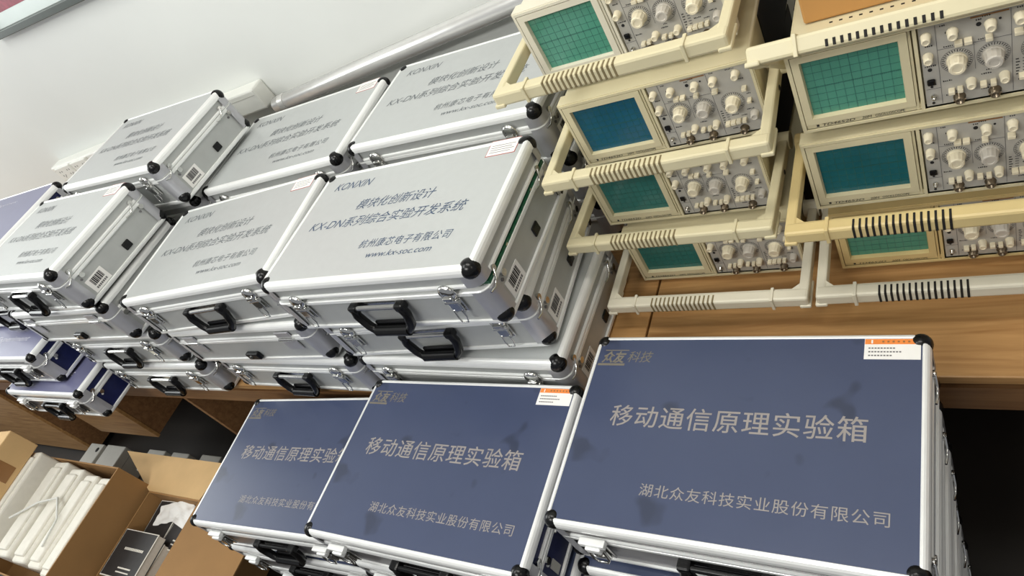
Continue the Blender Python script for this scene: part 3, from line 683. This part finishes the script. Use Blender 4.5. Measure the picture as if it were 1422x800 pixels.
t = tag(empty('framed_poster', (-1.0, WY, 0.44)), 'grey framed pale poster with red print on the wall, at the upper left corner', 'picture'); t.rotation_euler = (0, 0.05, 0)
b = MB(); x0, x1, z0, z1 = -0.475, 0.40, 0.0, 0.62
for a in ((x0, x1, z0, z0 + 0.022), (x0, x1, z1 - 0.022, z1), (x0, x0 + 0.022, z0, z1), (x1 - 0.022, x1, z0, z1)): b.rbox(a[0], a[1], -0.034, 0, a[2], a[3], M['frame'], 0.002)
b.build('picture_frame', t)
b = MB(); b.box(x0 + 0.018, x1 - 0.018, -0.014, -0.004, z0 + 0.018, z1 - 0.018, M['poster']); b.box(x0 + 0.06, x1 - 0.06, -0.0146, -0.014, 0.062, z1 - 0.06, M['posterred']); b.build('poster_sheet', t)

# ------------------------------------------------------------------ open cardboard boxes at the lower left
def flap(root, hinge0, hinge1, length, rise, skew0=0.0, skew1=0.0, m=None, side=(0, 1)):
    """flap from hinge edge, growing outwards along side and tilted by rise"""
    h0, h1 = Vector(hinge0), Vector(hinge1); d = Vector((side[0], side[1], 0)).normalized(); e = (h1 - h0).normalized()
    out = d * (length * math.cos(rise)) + Vector((0, 0, length * math.sin(rise)))
    n = e.cross(out).normalized() * 0.004
    q = [h0, h1, h1 + out + e * skew1, h0 + out - e * skew0]
    b = MB(); vs = q + [p + n for p in q]
    b.add(vs, [(3, 2, 1, 0), (4, 5, 6, 7), (0, 1, 5, 4), (1, 2, 6, 5), (2, 3, 7, 6), (3, 0, 4, 7)], m or M['card'])
    return b.build('flap', root)
def carton(loc, w, d, h, label, flaps, m):
    t = tag(empty('open_cardboard_box', loc), label, 'box')
    b = MB(); k = 0.005
    b.box(-w / 2, w / 2, -d / 2, d / 2, 0, k, m)
    b.box(-w / 2, -w / 2 + k, -d / 2, d / 2, k, h, m); b.box(w / 2 - k, w / 2, -d / 2, d / 2, k, h, m)
    b.box(-w / 2 + k, w / 2 - k, -d / 2, -d / 2 + k, k, h, m); b.box(-w / 2 + k, w / 2 - k, d / 2 - k, d / 2, k, h, m)
    b.build('carton', t)
    c = {'B': ((-w / 2, d / 2, h), (w / 2, d / 2, h), (0, 1)), 'F': ((w / 2, -d / 2, h), (-w / 2, -d / 2, h), (0, -1)),
         'L': ((-w / 2, -d / 2, h), (-w / 2, d / 2, h), (-1, 0)), 'R': ((w / 2, d / 2, h), (w / 2, -d / 2, h), (1, 0))}
    for key, ln, rise, s0, s1, fm in flaps:
        a = c[key]; flap(t, a[0], a[1], ln, rise, s0, s1, fm, a[2])
    return t

def closed_box(loc, w, d, h, label):
    b = MB(); b.rbox(-w / 2, w / 2, -d / 2, d / 2, 0, h, M['card'], 0.003); b.box(-0.025, 0.025, -d / 2 - 0.0006, d / 2 + 0.0006, h - 0.05, h + 0.0006, M['tape'])
    return tag(b.build('cardboard_box', None, loc), label, 'box')
closed_box((-1.148, -0.375, FZ), 0.29, 0.38, 0.234, 'closed cardboard box on the floor under the box of books')
closed_box((-1.64, -0.36, FZ), 0.60, 0.39, 0.334, 'closed cardboard box on the floor under the box of foam slabs')
carton((-1.148, -0.375, FZ + 0.235), 0.30, 0.39, 0.15, 'open cardboard box filled with black books, beside the lowest blue lid',
       [('B', 0.130, -0.04, 0.30, 0.02, M['card_light']), ('R', 0.30, -0.10, 0, 0, M['card'])], M['card'])
carton((-1.63, -0.36, FZ + 0.335), 0.62, 0.40, 0.18, 'open cardboard box of white foam slabs at the lower left corner',
       [], M['card'])
# black books
def book(loc, rz, w, d, h, label, title=True, rx=0.0):
    t = tag(empty('book', loc, (rx, 0, rz)), label, 'book', 'black books in the cardboard box')
    b = MB(); b.box(-w / 2 + 0.004, w / 2 - 0.002, -d / 2 + 0.003, d / 2 - 0.003, 0.002, h - 0.002, M['pages']); b.build('page_block', t)
    b = MB(); b.rbox(-w / 2, w / 2, -d / 2, d / 2, h - 0.0025, h, M['pages'], 0.0008); b.box(-w / 2 + 0.004, w / 2 - 0.004, -d / 2 + 0.004, d / 2 - 0.003, h - 0.0005, h + 0.0004, M['bookblack'])
    b.rbox(-w / 2, w / 2, -d / 2, d / 2, 0, 0.0025, M['bookblack'], 0.0008); b.rbox(-w / 2 - 0.001, -w / 2 + 0.003, -d / 2, d / 2, 0, h, M['bookblack'], 0.001)
    if title:
        for q in range(12): b.box(-w * 0.22 + q * 0.009, -w * 0.22 + q * 0.009 + 0.0065, 0.012, 0.020, h, h + 0.0007, M['pages'])
        b.box(-w * 0.1, w * 0.28, -d * 0.30, -d * 0.27, h, h + 0.0007, M['pages']); b.box(-w * 0.1, w * 0.28, -d * 0.38, -d * 0.355, h, h + 0.0007, M['pages'])
    b.build('cover', t)
    return t
BZ = FZ + 0.2405
book((-1.196, -0.455, BZ), 0.03, 0.19, 0.20, 0.040, 'bottom black book under the front pair in the cardboard box')
book((-1.194, -0.452, BZ + 0.041), 0.0, 0.19, 0.20, 0.040, 'third black book down at the front of the cardboard box')
book((-1.190, -0.405, BZ + 0.082), -0.03, 0.195, 0.165, 0.034, 'black book lying just under the titled top book in the box')
book((-1.186, -0.385, BZ + 0.117), 0.02, 0.190, 0.150, 0.032, 'titled black book on top, white lines on its cover, nearest the frame bottom')
book((-1.22, -0.262, BZ), 0.0, 0.13, 0.15, 0.048, 'black book low at the back left of the book box')
book((-1.215, -0.260, BZ + 0.049), 0.05, 0.13, 0.15, 0.045, 'black book at the back left of the book box, white edge facing the front')
book((-1.075, -0.262, BZ), 0.0, 0.13, 0.15, 0.050, 'black book low at the back right of the book box')
book((-1.075, -0.262, BZ + 0.051), -0.08, 0.13, 0.15, 0.046, 'black book at back right of the book box under crumpled white paper')
# crumpled white paper lying on the books
def paper(loc, rz, w, d, amp, seed, label):
    b = MB(); n = 12; rnd = random.Random(seed); vs = []
    k = [(rnd.uniform(4, 11), rnd.uniform(0, 6), rnd.uniform(-2, 2)) for _ in range(4)]
    for j in range(n + 1):
        for i in range(n + 1):
            u, v = i / n - .5, j / n - .5
            h = sum(math.sin(a * (u * math.cos(c) + v * math.sin(c)) * 2 + p) for a, p, c in k) * amp / 4 + amp
            vs.append((u * w, v * d, h))
    m = (n + 1) ** 2; vs += [(x, y, z - 0.0012) for x, y, z in vs]
    fs = []
    for j in range(n):
        for i in range(n):
            a = j * (n + 1) + i; fs.append((a, a + 1, a + n + 2, a + n + 1)); fs.append((m + a, m + a + n + 1, m + a + n + 2, m + a + 1))
    b.add(vs, fs, M['paper'], True)
    return tag(b.build('paper_sheet', None, loc, (0, 0, rz)), label, 'paper', 'white papers on the books')
paper((-1.090, -0.222, BZ + 0.0975), -0.25, 0.15, 0.075, 0.012, 4, 'crumpled white paper sheet at the back right of the book box')
paper((-1.185, -0.225, BZ + 0.0945), 0.3, 0.12, 0.07, 0.006, 9, 'flatter white paper sheet at the back left of the book box')
# white foam slabs
def slab(loc, rz, w, d, h, label, notch=True, rx=0.0, ry=0.0):
    b = MB()
    b.rbox(-w / 2, w / 2, -d / 2, d / 2, 0, h, M['foam'], 0.010, 3)
    if notch:
        b.rbox(-w / 2 + 0.012, w / 2 - 0.012, -d / 2 + 0.02, d / 2 - 0.025, h - 0.004, h + 0.010, M['foam'], 0.006, 3)
    return tag(b.build('foam_slab', None, loc, (rx, ry, rz)), label, 'packing foam', 'white foam slabs in the cardboard box')
AZ = FZ + 0.3405
slab((-1.80, -0.335, AZ), 0.10, 0.11, 0.33, 0.235, 'tall white foam slab leaning at the left of the foam box')
slab((-1.655, -0.345, AZ), 0.08, 0.085, 0.34, 0.190, 'white foam slab second from left, beside a dark slot', True)
slab((-1.555, -0.350, AZ), 0.07, 0.085, 0.33, 0.175, 'white foam slab in the middle of the foam box')
slab((-1.460, -0.355, AZ), 0.06, 0.080, 0.32, 0.165, 'white foam slab second from the right in the foam box')
slab((-1.370, -0.360, AZ), 0.05, 0.075, 0.33, 0.160, 'rightmost white foam slab against the wall of the foam box')
b = MB(); b.tube([(-1.70, -0.40, AZ + .212), (-1.60, -0.33, AZ + .206), (-1.52, -0.30, AZ + .196), (-1.46, -0.36, AZ + .184), (-1.44, -0.45, AZ + .182)], 0.004, M['trunk'], seg=8)
tag(b.build('plastic_strap'), 'thin white plastic strap lying across the foam slabs', 'strap')
b = MB(); b.rbox(-0.10, 0.10, -0.13, 0.13, 0, 0.11, M['card_light'], 0.003); b.box(0.02, 0.101, -0.03, 0.03, 0.02, 0.1106, M['tape'])
tag(b.build('cardboard_box', None, (-1.875, -0.29, AZ + 0.2455), (0, 0, 0.12)), 'small tan cardboard box with tape patches on the tall foam slab, at the left edge', 'box')
# small grey boxes under the table
for px, py, w, d, lb in ((-2.38, 0.01, .12, .10, 'light grey plastic box with a round hole at the far left under the table'), (-2.21, 0.012, .16, .10, 'light grey plastic box beside the one with the hole, under the table'),
                     (-1.87, 0.015, .13, .10, 'light grey plastic box just behind the left end of the tan flap'), (-1.69, 0.015, .12, .10, 'light grey plastic box in the middle behind the tan flap'), (-1.48, 0.015, .13, .11, 'light grey plastic box nearest the lowest blue lid, behind the tan flap')):
    b = MB(); b.rbox(-w / 2, w / 2, -d / 2, d / 2, 0, 0.135, M['plasticbox'], 0.004); b.box(-w / 2 - 0.0004, w / 2 + 0.0004, -d / 2 - 0.0004, d / 2 + 0.0004, 0.095, 0.0965, M['greyink'])
    if 'with a round' in lb: b.cyl((0.03, 0.02, 0.134), (0.03, 0.02, 0.1356), 0.012, M['vent'], seg=14)
    tag(b.build('plastic_box', None, (px, py, FZ)), lb, 'box', 'light grey boxes under the table')
